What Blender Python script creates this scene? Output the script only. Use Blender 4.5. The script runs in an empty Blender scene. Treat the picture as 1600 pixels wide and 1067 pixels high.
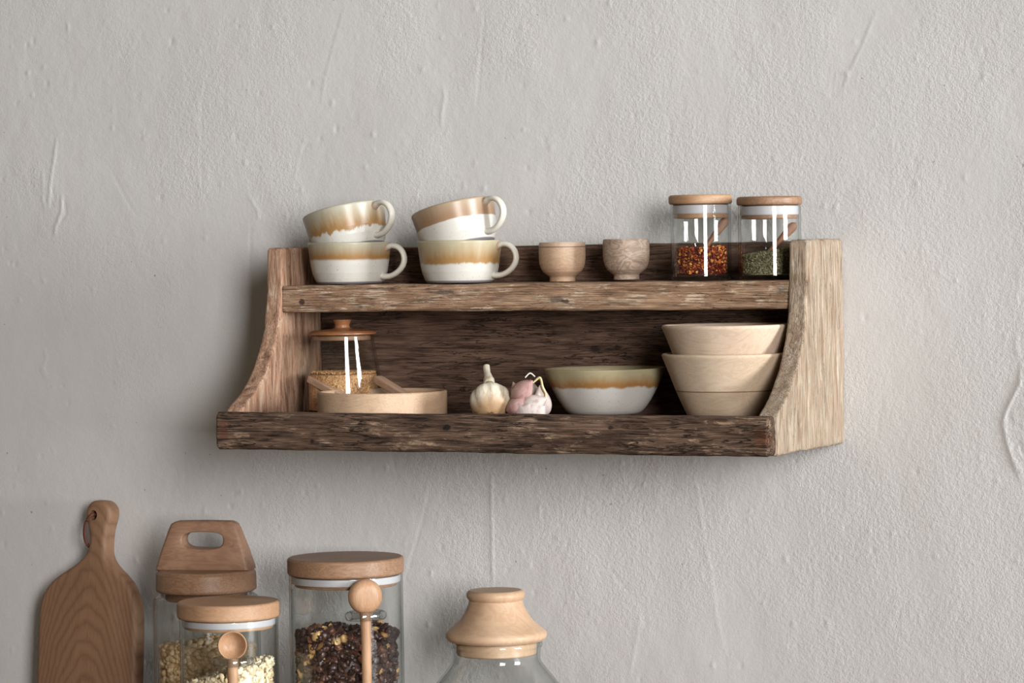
import bpy, bmesh, math, random
import numpy as np
from mathutils import Vector, Matrix, Euler, noise as mn
random.seed(7); rng = np.random.default_rng(7)
SC = bpy.context.scene; COL = SC.collection
PI = math.pi; sin, cos = math.sin, math.cos
R = math.radians

# ---------------------------------------------------------------- camera
OZ = 1.27                                  # height of the shelf's underside above the floor
F = 4914.4
YAW, PIT, ROL = 0.4398, 0.0297, -0.0155
fw = Vector((-sin(YAW)*cos(PIT), cos(YAW)*cos(PIT), -sin(PIT)))
r0 = Vector((cos(YAW), sin(YAW), 0.0)); u0 = r0.cross(fw)
rx = r0*cos(ROL) + u0*sin(ROL); up = u0*cos(ROL) - r0*sin(ROL)
CP = Vector((1.7995, -3.2789, 0.22 + OZ))
cam = bpy.data.cameras.new('camera'); co = bpy.data.objects.new('camera', cam); COL.objects.link(co)
co.matrix_world = Matrix((( rx.x, up.x, -fw.x, CP.x), (rx.y, up.y, -fw.y, CP.y), (rx.z, up.z, -fw.z, CP.z), (0,0,0,1)))
cam.sensor_width = 36; cam.lens = F/1600*36; cam.clip_start = .05
SC.camera = co
def at(px, py, d):
    """world point seen at pixel px, py at distance d in front of the wall"""
    v = fw*F + rx*(px-800) + up*(533.5-py)
    return CP + v*((-d - CP.y)/v.y)
def ppm(p):                                # pixels per metre at a point
    return F/((p-CP).dot(fw))
def proj(p):
    v = p-CP; z = v.dot(fw); return 800+F*v.dot(rx)/z, 533.5-F*v.dot(up)/z
AZ = lambda p: math.atan2(CP.x-p.x, p.y-CP.y)   # direction to camera, from wall normal towards +x

# ---------------------------------------------------------------- mesh helpers
def obj(name, verts, faces, mat, parent=None, smooth=True, angle=40, loc=None):
    me = bpy.data.meshes.new(name)
    me.from_pydata([tuple(v) for v in verts], [], faces)
    bm = bmesh.new(); bm.from_mesh(me); bmesh.ops.recalc_face_normals(bm, faces=bm.faces); bm.to_mesh(me); bm.free(); me.update()
    if smooth:
        me.shade_smooth(); me.set_sharp_from_angle(angle=R(angle))
    if mat is not None: me.materials.append(mat)
    o = bpy.data.objects.new(name, me); COL.objects.link(o)
    if parent is not None: o.parent = parent
    if loc is not None: o.location = loc
    return o
def thing(name, label, cat, loc=(0,0,0), rot=(0,0,0), group=None):
    o = bpy.data.objects.new(name, None); COL.objects.link(o)
    o.empty_display_size = .02; o.location = loc; o.rotation_euler = rot
    return tag(o, label, cat, group)
def tag(o, label, cat, group=None, kind=None):
    o['label'] = label; o['category'] = cat
    if group: o['group'] = group
    if kind: o['kind'] = kind
    return o
def refine(prof):
    """support loops close to both ends of long straights, so that shading stays crisp at the edges"""
    out = [prof[0]]
    for a, b in zip(prof, prof[1:]):
        L = math.hypot(b[0]-a[0], b[1]-a[1])
        if L > .0035:
            ts = [.0005/L, .0012/L]+[i/max(1, round(L/.012)) for i in range(1, max(1, round(L/.012)))]+[1-.0012/L, 1-.0005/L]
            out += [(a[0]+(b[0]-a[0])*t, a[1]+(b[1]-a[1])*t) for t in sorted(ts)]
        out.append(b)
    return out
def lathe(prof, n=72, wob=0, fr=20, seed=0):
    prof = refine(prof); V, Fc = [], []; idx = []
    for (r, z) in prof:
        if r < 1e-6: idx.append([len(V)]); V.append((0,0,z)); continue
        row = []
        for k in range(n):
            a = 2*PI*k/n; rr = r
            if wob: rr += wob*mn.noise(Vector((cos(a)*1.3+seed, sin(a)*1.3, z*fr)))
            row.append(len(V)); V.append((rr*cos(a), rr*sin(a), z))
        idx.append(row)
    for a, b in zip(idx, idx[1:]):
        for k in range(n):
            k2 = (k+1) % n
            if len(a) == 1 and len(b) == 1: continue
            if len(a) == 1: Fc.append((a[0], b[k2], b[k]))
            elif len(b) == 1: Fc.append((a[k], a[k2], b[0]))
            else: Fc.append((a[k], a[k2], b[k2], b[k]))
    return V, Fc
def smoothp(prof, it=2, keep=()):
    """Chaikin corner rounding of a profile, end points kept"""
    for _ in range(it):
        q = [prof[0]]
        for a, b in zip(prof, prof[1:]):
            q += [(a[0]*.75+b[0]*.25, a[1]*.75+b[1]*.25), (a[0]*.25+b[0]*.75, a[1]*.25+b[1]*.75)]
        q.append(prof[-1]); prof = q
    return prof
def loft(rings, caps=True, closed=True):
    V, Fc = [], []; m = len(rings[0])
    for r in rings: V += [tuple(p) for p in r]
    for i in range(len(rings)-1):
        for k in range(m if closed else m-1):
            k2 = (k+1) % m
            Fc.append((i*m+k, i*m+k2, (i+1)*m+k2, (i+1)*m+k))
    if caps:
        Fc.append(tuple(reversed(range(m)))); Fc.append(tuple(range((len(rings)-1)*m, len(rings)*m)))
    return V, Fc
def merge(*parts):
    V, Fc = [], []
    for v, f in parts:
        b = len(V); V += list(v); Fc += [tuple(i+b for i in q) for q in f]
    return V, Fc
def rrect(x0, x1, y0, y1, r, nx, ny, nc=4):
    """rounded rectangle outline, anticlockwise, with nx / ny points along the straight edges"""
    P = []
    cs = [(x1-r, y0+r, -PI/2), (x1-r, y1-r, 0), (x0+r, y1-r, PI/2), (x0+r, y0+r, PI)]
    ends = [(nx, (x0+r, y0), (x1-r, y0)), (ny, (x1, y0+r), (x1, y1-r)), (nx, (x1-r, y1), (x0+r, y1)), (ny, (x0, y1-r), (x0, y0+r))]
    for (n, a, b), (cx, cy, a0) in zip(ends, cs):
        for i in range(n): t = i/n; P.append((a[0]+(b[0]-a[0])*t, a[1]+(b[1]-a[1])*t))
        for i in range(nc): t = a0+PI/2*i/nc; P.append((cx+r*cos(t), cy+r*sin(t)))
    return P
def rough(V, amp, fr, seed=0, amp2=0, fr2=0, sc=(1,1,1)):
    out = []
    for v in V:
        p = Vector((v[0]*sc[0], v[1]*sc[1], v[2]*sc[2]))
        q = Vector(v) + mn.noise_vector(p*fr+Vector((seed, seed*.7, 0)))*amp
        if amp2: q += mn.noise_vector(p*fr2+Vector((seed, 3, seed)))*amp2
        out.append(q)
    return out
def tube(pts, ra, rb=None, n=14, side=None, caps=True, radf=None):
    """swept ellipse along pts; ra across `side`, rb the other way"""
    pts = [Vector(p) for p in pts]; rb = rb or ra; rings = []
    L = len(pts)
    for i, p in enumerate(pts):
        t = (pts[min(i+1, L-1)]-pts[max(i-1, 0)]).normalized()
        s = Vector(side) if side is not None else (Vector((0,0,1)) if abs(t.z) < .9 else Vector((1,0,0)))
        s = (s-t*s.dot(t)).normalized(); w = t.cross(s)
        k = radf(i/(L-1)) if radf else 1
        rings.append([p+s*(ra*k*cos(2*PI*j/n))+w*(rb*k*sin(2*PI*j/n)) for j in range(n)])
    return loft(rings, caps)
def spline(pts, m=8):
    """Catmull-Rom through pts"""
    P = [Vector(p) for p in pts]; P = [P[0]*2-P[1]]+P+[P[-1]*2-P[-2]]; out = []
    for i in range(1, len(P)-2):
        for k in range(m):
            t = k/m; a, b, c, d = P[i-1:i+3]
            out.append(.5*((2*b)+(c-a)*t+(2*a-5*b+4*c-d)*t*t+(3*b-a-3*c+d)*t**3))
    out.append(P[-2]); return out
def interp(tab, x):
    if x <= tab[0][0]: return tab[0][1]
    for (a, b), (c, d) in zip(tab, tab[1:]):
        if x <= c: return b+(d-b)*(x-a)/(c-a)
    return tab[-1][1]

# ---------------------------------------------------------------- node helpers
class NT:
    def __init__(s, name):
        s.m = bpy.data.materials.new(name); s.m.use_nodes = True; s.t = s.m.node_tree; s.n = s.t.nodes
        s.b = s.n['Principled BSDF']; s.o = s.n['Material Output']
    def node(s, ty, **kw):
        x = s.n.new(ty)
        for k, v in kw.items(): setattr(x, k, v)
        return x
    def put(s, sock, v):
        if hasattr(v, 'is_linked') or isinstance(v, bpy.types.NodeSocket): s.t.links.new(v, sock)
        elif isinstance(v, (tuple, list)) and len(v) == 3 and sock.type == 'RGBA': sock.default_value = (*v, 1)
        else: sock.default_value = v
    def co(s, scale=(1,1,1), loc=(0,0,0), rot=(0,0,0)):
        c = s.node('ShaderNodeTexCoord'); mp = s.node('ShaderNodeMapping')
        mp.inputs['Scale'].default_value = scale; mp.inputs['Location'].default_value = loc; mp.inputs['Rotation'].default_value = rot
        s.t.links.new(c.outputs['Object'], mp.inputs['Vector']); return mp.outputs['Vector']
    def noise(s, vec, scale, detail=4, rough=.55, dist=0):
        x = s.node('ShaderNodeTexNoise'); s.put(x.inputs['Vector'], vec)
        x.inputs['Scale'].default_value = scale; x.inputs['Detail'].default_value = detail
        x.inputs['Roughness'].default_value = rough; x.inputs['Distortion'].default_value = dist
        return x.outputs['Fac']
    def math(s, op, a, b=None, c=None, clamp=False):
        x = s.node('ShaderNodeMath', operation=op, use_clamp=clamp)
        for i, v in enumerate((a, b, c)):
            if v is not None: s.put(x.inputs[i], v)
        return x.outputs[0]
    def rng(s, v, a, b, c=0., d=1., smooth=True):
        x = s.node('ShaderNodeMapRange', interpolation_type='SMOOTHSTEP' if smooth else 'LINEAR')
        s.put(x.inputs[0], v)
        for i, q in enumerate((a, b, c, d)): s.put(x.inputs[i+1], q)
        return x.outputs[0]
    def ramp(s, v, stops, interp='LINEAR'):
        x = s.node('ShaderNodeValToRGB'); s.put(x.inputs[0], v); e = x.color_ramp.elements
        x.color_ramp.interpolation = interp
        while len(e) < len(stops): e.new(.5)
        for q, (p, c) in zip(e, stops): q.position = p; q.color = (*c, 1)
        return x.outputs[0]
    def mix(s, f, a, b, mode='MIX'):
        x = s.node('ShaderNodeMix', data_type='RGBA', blend_type=mode)
        s.put(x.inputs[0], f); s.put(x.inputs[6], a); s.put(x.inputs[7], b); return x.outputs[2]
    def bump(s, h, strength=.5, dist=.001):
        x = s.node('ShaderNodeBump'); x.inputs['Strength'].default_value = strength; x.inputs['Distance'].default_value = dist
        s.put(x.inputs['Height'], h); s.t.links.new(x.outputs[0], s.b.inputs['Normal'])
    def set(s, **kw):
        for k, v in kw.items(): s.put(s.b.inputs[k.replace('_', ' ')], v)
        return s.m
    def sep(s, v):
        x = s.node('ShaderNodeSeparateXYZ'); s.put(x.inputs[0], v); return x.outputs
def lin(*c): return tuple((v/255/12.92 if v/255 <= .04045 else ((v/255+.055)/1.055)**2.4) for v in c)

def tone(c, mul, sat):
    g = .3*c[0]+.59*c[1]+.11*c[2]
    return tuple((g+(q-g)*sat)*mul for q in c)
def stretch(axis, k): return {'X': (1,k,k), 'Y': (k,1,k), 'Z': (k,k,1)}[axis]
def weathered(name, axis, dark, mid, light, patch, patch_amt=.5, crack=1., bump=.7, seed=0, fib=1., mul=1.):
    dark, mid, light, patch = (tone(q, .93*mul, .86) for q in (dark, mid, light, patch))
    m = NT(name); off = (seed*1.7, seed*.9, seed*2.3)
    n1 = m.noise(m.co(stretch(axis, 7), off), 16, 6, .62, .6)
    n2 = m.noise(m.co(stretch(axis, 30), off), 24, 6, .7)
    n3 = m.noise(m.co(stretch(axis, 2.6), off), 30, 6, .65, .4)
    n4 = m.noise(m.co(stretch(axis, 14), off), 13, 4, .6, .9)
    n5 = m.noise(m.co((1,1,1), off), 9, 2)
    c = m.ramp(n1, [(.30, dark), (.48, mid), (.68, light)])
    pm = m.math('MULTIPLY', m.rng(n3, .60-.12*patch_amt, .70-.1*patch_amt), m.rng(n2, .40, .56))
    c = m.mix(m.math('MULTIPLY', pm, min(1, .55+patch_amt*.4)), c, patch)
    f = m.rng(n2, .30, .62, .62-.25*fib, 1.12+.1*fib)
    g = m.node('ShaderNodeCombineColor'); [m.put(g.inputs[i], f) for i in range(3)]
    c = m.mix(1., c, g.outputs[0], 'MULTIPLY')
    cr = m.rng(m.math('ABSOLUTE', m.math('SUBTRACT', n4, .5)), .0, .022*crack, 1, 0)
    cr = m.math('MULTIPLY', cr, m.rng(n5, .42, .56))
    c = m.mix(m.math('MULTIPLY', cr, .85), c, tuple(q*.22 for q in dark))
    h = m.math('ADD', m.math('MULTIPLY', n2, .8), m.math('MULTIPLY', n1, .7))
    h = m.math('SUBTRACT', m.math('ADD', h, m.math('MULTIPLY', pm, .25)), m.math('MULTIPLY', cr, .9))
    m.bump(h, bump, .0028)
    return m.set(Base_Color=c, Roughness=.85, Specular_IOR_Level=.25)
def smooth_wood(name, axis, light, dark, scale=14, k=6, pore=.5, rough=.5, seed=0, bump=.12, ring=.35):
    light, dark = tone(light, .70, .84), tone(dark, .62, .84)
    m = NT(name); off = (seed*1.3+.2, seed*.8, seed*2.1)
    n1 = m.noise(m.co(stretch(axis, k), off), scale, 3, .5, 1.2)
    fr = m.math('FRACT', m.math('MULTIPLY', n1, 7.))
    tri = m.math('ABSOLUTE', m.math('SUBTRACT', m.math('MULTIPLY', fr, 2.), 1.))
    n0 = m.noise(m.co((1,1,1), off), 11, 2)
    fac = m.math('ADD', m.math('MULTIPLY', tri, ring), m.math('MULTIPLY', m.rng(n0, .3, .7), 1-ring))
    c = m.mix(fac, light, dark)
    n2 = m.noise(m.co(stretch(axis, 18), off), 60, 3, .6)
    p = m.rng(n2, .56, .68)
    c = m.mix(m.math('MULTIPLY', p, pore*.55), c, tuple(q*.42 for q in dark))
    m.bump(n2, bump, .0006)
    return m.set(Base_Color=c, Roughness=rough, Specular_IOR_Level=.35)

# ---------------------------------------------------------------- materials
W_DARK = weathered('dark_weathered_wood', 'X', lin(62,44,34), lin(104,78,60), lin(138,108,86), lin(196,160,128), .6, 1.7, 1., 1)
W_BACK = weathered('dark_back_wood', 'X', lin(66,48,38), lin(104,78,62), lin(128,98,80), lin(150,120,96), .05, 1.3, .7, 2)  # dark brown weathered wood of the back panel, few pale patches
W_FRONT = weathered('worn_board_wood', 'X', lin(126,92,66), lin(168,130,98), lin(196,160,126), lin(222,192,160), .9, .45, .8, 3)
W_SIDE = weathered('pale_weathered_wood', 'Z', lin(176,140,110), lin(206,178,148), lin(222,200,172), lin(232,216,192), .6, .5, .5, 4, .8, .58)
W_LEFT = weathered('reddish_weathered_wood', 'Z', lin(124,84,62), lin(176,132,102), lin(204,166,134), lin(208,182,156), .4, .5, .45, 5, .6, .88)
W_TOP = weathered('floor_board_wood', 'X', lin(88,64,50), lin(120,92,72), lin(140,110,88), lin(160,128,100), .1, .6, .5, 6)
MANGO = smooth_wood('mango_wood', 'X', lin(220,174,128), lin(196,142,96), 16, 5, .35, .5, 1)
MANGO2 = smooth_wood('mango_wood_warm', 'X', lin(186,142,104), lin(158,112,78), 18, 5, .7, .45, 2, ring=.6)
MANGO_D = smooth_wood('mango_wood_brown', 'X', lin(178,132,98), lin(140,98,70), 13, 4, .5, .5, 3)
BOWLW = smooth_wood('bowl_wood', 'X', lin(246,220,192), lin(228,194,160), 11, 5, .25, .6, 4)
BOWLG = smooth_wood('bowl_wood_grey', 'X', lin(214,184,146), lin(186,154,118), 12, 6, .4, .6, 5)
EGGW = smooth_wood('egg_cup_wood', 'X', lin(232,202,170), lin(206,166,134), 15, 5, .4, .5, 6)
EGGW2 = smooth_wood('egg_cup_wood_streaked', 'X', lin(224,196,170), lin(172,142,120), 17, 4, .5, .5, 8, ring=.7)
TRAYW = smooth_wood('tray_wood', 'X', lin(238,200,160), lin(216,172,130), 12, 7, .8, .5, 7)
STICKW = smooth_wood('stick_wood', 'Z', lin(246,206,170), lin(214,164,128), 14, 8, .7, .55, 9)
SPOONW = smooth_wood('spoon_wood', 'Z', lin(222,172,124), lin(196,142,96), 18, 6, .5, .45, 10)
SPOOND = smooth_wood('spoon_wood_dark', 'Z', lin(176,116,72), lin(144,90,54), 18, 6, .5, .5, 11)
KNOBW = smooth_wood('acacia_lid', 'X', lin(196,128,70), lin(164,98,50), 16, 5, .4, .35, 12)
STOPW = smooth_wood('stopper_wood', 'X', lin(238,198,158), lin(220,174,130), 9, 4, .3, .45, 13)

def glass(name, tint=(.985,.99,.985), edge=(.60,.64,.63), rough=.02, f0=.04):
    m = NT(name); m.n.remove(m.b)
    lw = m.node('ShaderNodeLayerWeight'); lw.inputs[0].default_value = .5
    f = lw.outputs['Facing']
    fres = m.math('ADD', m.math('MULTIPLY', m.math('POWER', f, 5.), max(.0, .94-f0)), f0)
    tc = m.mix(m.math('POWER', f, 4.), tint, edge)
    tr = m.node('ShaderNodeBsdfTransparent'); m.put(tr.inputs[0], tc)
    gl = m.node('ShaderNodeBsdfGlossy'); gl.inputs['Roughness'].default_value = rough
    mx = m.node('ShaderNodeMixShader'); m.put(mx.inputs[0], fres)
    m.t.links.new(tr.outputs[0], mx.inputs[1]); m.t.links.new(gl.outputs[0], mx.inputs[2])
    m.t.links.new(mx.outputs[0], m.o.inputs['Surface']); return m.m
GLASS = glass('clear_glass'); GLASS_T = glass('thick_clear_glass', (.94,.95,.95), (.15,.17,.17), .05, .16)
def plain(name, col, rough=.5, spec=.4, **kw): return NT(name).set(Base_Color=col, Roughness=rough, Specular_IOR_Level=spec, **kw)
SEAL = plain('silicone_seal', lin(186,184,188), .5)
CORD = plain('leather_cord', lin(92,50,38), .7)

def glaze(name, zb, zt, amp, fr, drip, cream, tan, rimc, seed=0, sharp=.0016):
    """stoneware: cream body, a tan edge where the upper glaze has run, paler grey-green towards the rim"""
    m = NT(name); v = m.co(); z = m.sep(v)[2]
    nv = m.co((1,1,drip), (seed, seed*.6, seed*.2))
    n = m.noise(nv, fr, 3, .6); nb = m.noise(nv, fr*3.2, 2, .6)
    n = m.math('ADD', m.math('MULTIPLY', m.math('SUBTRACT', n, .5), amp*2), m.math('MULTIPLY', m.math('SUBTRACT', nb, .5), amp*.7))
    h = m.math('SUBTRACT', m.math('SUBTRACT', z, zb), n)
    t = m.math('DIVIDE', h, zt-zb, clamp=True)
    st = m.noise(m.co((1,1,.05), (seed,0,0)), 260, 2)
    t2 = m.math('ADD', t, m.math('MULTIPLY', m.math('SUBTRACT', st, .5), .45), clamp=True)
    band = m.ramp(t2, [(0., tan), (.22, tan), (.55, tuple(.5*a+.5*b for a, b in zip(tan, rimc))), (.95, rimc)])
    sp = m.rng(m.noise(m.co((1,1,1), (seed,1,0)), 520, 1), .69, .73)
    cc = m.mix(m.math('MULTIPLY', sp, .55), cream, lin(150,130,105))
    sm = m.noise(m.co((1,1,1), (seed,2,0)), 40, 3); cc = m.mix(m.rng(sm, .35, .75, 0, .35), cc, tuple(q*.9 for q in cream))
    c = m.mix(m.rng(h, -sharp, sharp), cc, band)
    c = m.mix(m.rng(z, .0022, .0034, 1, 0), c, lin(122,118,122))
    m.bump(m.math('ADD', m.rng(h, -.002, .002), m.math('MULTIPLY', sp, -.3)), .12, .0006)
    return m.set(Base_Color=c, Roughness=.3, Specular_IOR_Level=.35)

# ---------------------------------------------------------------- wall and worktop
def build_wall():
    xs = np.concatenate([[-2.5,-1.6,-1.,-.7], np.arange(-.54, .945, .0021), [1.1,1.5,2.2,3.4]])
    zs = np.concatenate([[0.,.5,.8], np.arange(.92, 1.84, .0021), [1.95,2.2,2.6]])
    X, Z = np.meshgrid(xs, zs)
    H = np.zeros_like(X)
    # trowel relief: smooth bands of broad noise
    def vnoise(fx, fz, seed):
        g = np.random.default_rng(seed).standard_normal((int(6*fz)+8, int(6*fx)+8))
        u = (X+2.6)*fx; v = Z*fz
        i = np.clip(np.floor(u).astype(int), 0, g.shape[1]-2); j = np.clip(np.floor(v).astype(int), 0, g.shape[0]-2)
        a = u-i; b = v-j; a = np.clip(a,0,1); b = np.clip(b,0,1); a = a*a*(3-2*a); b = b*b*(3-2*b)
        return (g[j,i]*(1-a)+g[j,i+1]*a)*(1-b)+(g[j+1,i]*(1-a)+g[j+1,i+1]*a)*b
    H += .00055*vnoise(4, 3, 1) + .00012*vnoise(14, 7, 2) + .00006*vnoise(60, 40, 3) + .00004*vnoise(140, 120, 4)
    def poly(pts, w, h, side=0., sw=.02, fade=True):
        """ridge of height h and half-width w along pixels pts; side raises one flank as a plaster step"""
        P = [at(x, y, 0) for x, y in pts]; P = [(p.x, p.z) for p in P]
        best = np.full(X.shape, 9.); sgn = np.zeros_like(X); tt = np.zeros_like(X); L = len(P)-1
        for i, ((x0, z0), (x1, z1)) in enumerate(zip(P, P[1:])):
            dx, dz = x1-x0, z1-z0; l2 = dx*dx+dz*dz
            t = np.clip(((X-x0)*dx+(Z-z0)*dz)/l2, 0, 1)
            d = np.hypot(X-x0-t*dx, Z-z0-t*dz); q = d < best
            best = np.where(q, d, best); sgn = np.where(q, np.sign((X-x0)*dz-(Z-z0)*dx), sgn); tt = np.where(q, (i+t)/L, tt)
        e = np.clip(np.minimum(tt, 1-tt)*6, 0, 1) if fade else 1.
        out = h*np.exp(-(best/w)**2)*e
        if side: out = out + side*(sgn > 0)*np.exp(-best/sw)*e
        return out
    for pts, w, h, side, sw in [
        ([(767,712),(767,800),(768,860),(769,925)], .0016, .0011, .0, .02),
        ([(672,760),(660,810),(645,860),(630,915)], .0016, -.0006, .0003, .03),
        ([(540,0),(523,60),(507,120),(499,168)], .0014, .0005, -.0003, .03),
        ([(757,0),(752,70),(747,130),(743,170)], .0016, -.0005, .0003, .03),
        ([(1372,5),(1345,75),(1325,115),(1311,152)], .0014, .0008, -.0005, .03),
        ([(88,212),(84,245),(78,285),(74,330)], .0016, .0013, .0, .01),
        ([(96,300),(95,330),(86,355),(84,372)], .0018, .0014, .0, .01),
        ([(66,262),(65,300),(70,335)], .0014, .0008, .0, .01),
        ([(100,310),(102,335),(92,350)], .0014, -.001, .0, .01),
        ([(80,290),(84,310),(78,322)], .0014, -.0009, .0, .01),
        ([(172,265),(185,290),(200,320),(218,343)], .0014, -.0005, .0002, .02),
        ([(322,115),(315,160),(312,250),(317,300),(325,325)], .0014, -.0005, .0002, .02),
        ([(68,543),(71,560),(66,575),(75,592)], .0016, .0012, .0, .01),
        ([(63,568),(64,580),(71,592)], .0016, .0010, .0, .01),
        ([(75,533),(110,524),(160,493)], .0012, -.0004, .0, .01),
        ([(20,613),(60,638),(90,665),(120,683)], .0014, .0003, .0, .01),
        ([(1078,715),(1090,770),(1098,830),(1112,900),(1120,970),(1142,1050)], .0014, .0005, .0003, .03),
        ([(950,885),(962,900),(985,930)], .0016, -.0008, .0, .01),
        ([(1002,950),(995,1000),(982,1067)], .0018, .0005, .0003, .03),
        ([(1040,330),(1045,215),(1050,180)], .0014, -.0004, .0, .01),
        ([(1594,560),(1592,600),(1572,640),(1566,660),(1572,690),(1582,722),(1598,762)], .0020, .0026, -.0016, .03),
        ([(1588,520),(1587,545),(1592,560)], .0018, .0012, .0, .01),
        ([(1572,645),(1582,665),(1598,668)], .0018, -.0012, .0, .01),
        ([(1580,700),(1592,690),(1600,715)], .002, -.0014, .0, .01),
        ([(1585,715),(1594,735),(1600,740)], .002, .0014, .0, .01),
        ([(1590,410),(1592,440),(1585,490)], .0016, .0006, .0, .01),
        ([(1378,630),(1372,660),(1370,690)], .0014, -.0005, .0, .01),
        ([(690,130),(694,152),(689,180),(690,205)], .0018, .0009, .0, .01),
        ([(640,875),(700,884),(766,880)], .0016, .0005, .0003, .02),
        ([(715,815),(740,818),(757,824)], .0018, -.0008, .0, .01),
        ([(610,705),(616,730),(622,752)], .0014, -.0006, .0, .01),
        ([(1293,105),(1290,140)], .0012, -.0004, .0, .01), ([(1302,112),(1298,146)], .0012, -.0004, .0, .01),
        ([(1311,112),(1306,150)], .0012, -.0004, .0, .01), ([(1320,114),(1313,148)], .0012, -.0004, .0, .01),
        ([(384,300),(402,330),(403,345)], .0016, .0009, .0, .01), ([(392,345),(390,395),(385,470)], .0020, -.0006, .0, .01),
        ([(455,300),(470,225),(478,218)], .0016, .0004, .0, .01), ([(470,240),(480,225),(485,235)], .0014, -.0006, .0, .01),
        ([(104,32),(106,45),(105,50)], .0018, .001, .0, .01), ([(430,44),(470,34)], .0012, -.0004, .0, .01),
    ]: H += poly(pts, w*.8, h*.5, side*.45, sw)
    for _ in range(420):                     # small grit and pits
        px, py = random.uniform(0,1600), random.uniform(0,1067); p = at(px, py, 0)
        i = np.searchsorted(xs, p.x); j = np.searchsorted(zs, p.z)
        s = slice(max(j-5,0), j+5), slice(max(i-5,0), i+5)
        w = random.uniform(.0011, .0024)
        H[s] += random.choice((1,1,-1))*random.uniform(.0002,.0007)*np.exp(-((X[s]-p.x)**2+((Z[s]-p.z)*random.uniform(.5,1))**2)/w**2)
    inside = (X > -.56) & (X < .95) & (Z > .91) & (Z < 1.85); H = np.where(inside, H, 0.)
    n, m = X.shape
    V = np.stack([X, -H+.0012, Z], -1).reshape(-1, 3)
    I = np.arange(n*m).reshape(n, m)
    Q = np.stack([I[:-1,:-1], I[:-1,1:], I[1:,1:], I[1:,:-1]], -1).reshape(-1, 4)
    me = bpy.data.meshes.new('wall_back')
    me.vertices.add(len(V)); me.vertices.foreach_set('co', V.ravel().astype(np.float32))
    me.loops.add(Q.size); me.loops.foreach_set('vertex_index', Q.ravel().astype(np.int32))
    me.polygons.add(len(Q)); me.polygons.foreach_set('loop_start', np.arange(0, Q.size, 4, dtype=np.int32))
    me.update(); me.validate(); me.shade_smooth()
    m = NT('grey_plaster')
    a = m.noise(m.co(), 5, 3); b = m.noise(m.co((1,1,.35)), 22, 4, .6); g = m.noise(m.co(), 480, 3, .65); g2 = m.noise(m.co((1,1,1),(3,1,2)), 210, 3, .6)
    c = m.ramp(a, [(.3, lin(197,196,194)), (.7, lin(204,203,202))])
    c = m.mix(m.rng(b, .35, .75, 0, .25), c, lin(191,186,182))
    spk = m.rng(m.noise(m.co((1,1,1),(9,4,2)), 150, 1), .80, .82)
    c = m.mix(m.math('MULTIPLY', spk, .6), c, lin(120,112,102))
    # smoother patches and rougher, orange-peel patches alternate over the wall
    msk = m.rng(m.math('ADD', m.noise(m.co((1,1,.7)), 6.5, 2), m.math('MULTIPLY', m.sep(m.co())[0], .16)), .42, .68, .25, 1.)
    h = m.math('MULTIPLY', m.math('ADD', g, m.math('MULTIPLY', g2, 1.3)), msk)
    m.bump(h, .42, .0015)
    me.materials.append(m.set(Base_Color=c, Roughness=.8, Specular_IOR_Level=.25))
    o = bpy.data.objects.new('wall_back', me); COL.objects.link(o); o['kind'] = 'structure'
    o['label'] = 'warm grey trowelled plaster wall with fine cracks and chips'
build_wall()

WT = OZ-.36                                  # top of the worktop below the picture
ring = lambda x: [(x, y, z) for y, z in rrect(-.62, -.004, WT-.04, WT, .003, 4, 2)]
V, Fc = loft([ring(x) for x in (-1.6, -.5, .5, 2.2)])
wt = obj('worktop', V, Fc, smooth_wood('worktop_oak', 'X', lin(190,160,126), lin(160,128,96), 6, 8, .5, .5, 20), None)
wt['kind'] = 'structure'; wt['label'] = 'wooden worktop against the plaster wall under the jars'
fl = obj('floor', [(-2.5,0,0),(3.4,0,0),(3.4,-4.6,0),(-2.5,-4.6,0)], [(0,3,2,1)], smooth_wood('floor_oak', 'X', lin(150,128,104), lin(128,106,84), 4, 8, .4, .6, 21))
fl['kind'] = 'structure'; fl['label'] = 'brown wooden floor of the kitchen'

# ---------------------------------------------------------------- the shelf
W, T = .66, .0195
LIPH, LIP0, LIP1 = .0415, .2150, .2374
ZT, BZ0, BZ1, BD = .2243, .1502, .1808, .1150
FLZ = .0300
shelf = thing('wall_shelf', 'reclaimed rough wood wall shelf with curved side panels and two levels', 'shelf', (0, -.0012, OZ))
def plank(x0, x1, d0, d1, z0, z1, seed, mat, name, r=.003, amp=.0007, step=.0045, nd=14, nz=10, fr=34, parent=shelf):
    rings = []; n = max(3, int((x1-x0)/step)); base = rrect(-d1, -d0, z0, z1, r, nd, nz)
    cy, cz = -(d0+d1)/2, (z0+z1)/2
    sts = [0, .0012, .003]+[x0*0+i*(x1-x0)/n for i in range(1, n)]+[(x1-x0)-.003, (x1-x0)-.0012, x1-x0]
    for s in sorted(sts):
        e = min(s, (x1-x0)-s); k = r*.9 if e < 1e-6 else (r*.35 if e < .002 else 0)
        hx, hz = (d1-d0)/2, (z1-z0)/2
        rings.append([(x0+s, cy+(y-cy)*(1-k/hx), cz+(z-cz)*(1-k/hz)) for y, z in base])
    V, Fc = loft(rings)
    V = rough(V, amp, fr, seed, amp*.6, fr*4, (.35, 1, 1))
    return obj(name, V, Fc, mat, parent, angle=50)
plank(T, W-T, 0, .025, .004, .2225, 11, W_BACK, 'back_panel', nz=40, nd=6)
plank(T-.002, W-T+.001, .0255, BD, BZ0, BZ1, 23, W_FRONT, 'upper_shelf_board', r=.0035, amp=.0010)['label'] = 'lighter patchy brown upper shelf board'
plank(T, W-T, .0255, LIP0, .006, FLZ, 31, W_TOP, 'lower_shelf_board', amp=.0004)
plank(0, W, LIP0, LIP1, 0, LIPH, 45, W_DARK, 'front_lip', r=.005, amp=.0011)['label'] = 'dark weathered front lip board'
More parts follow.
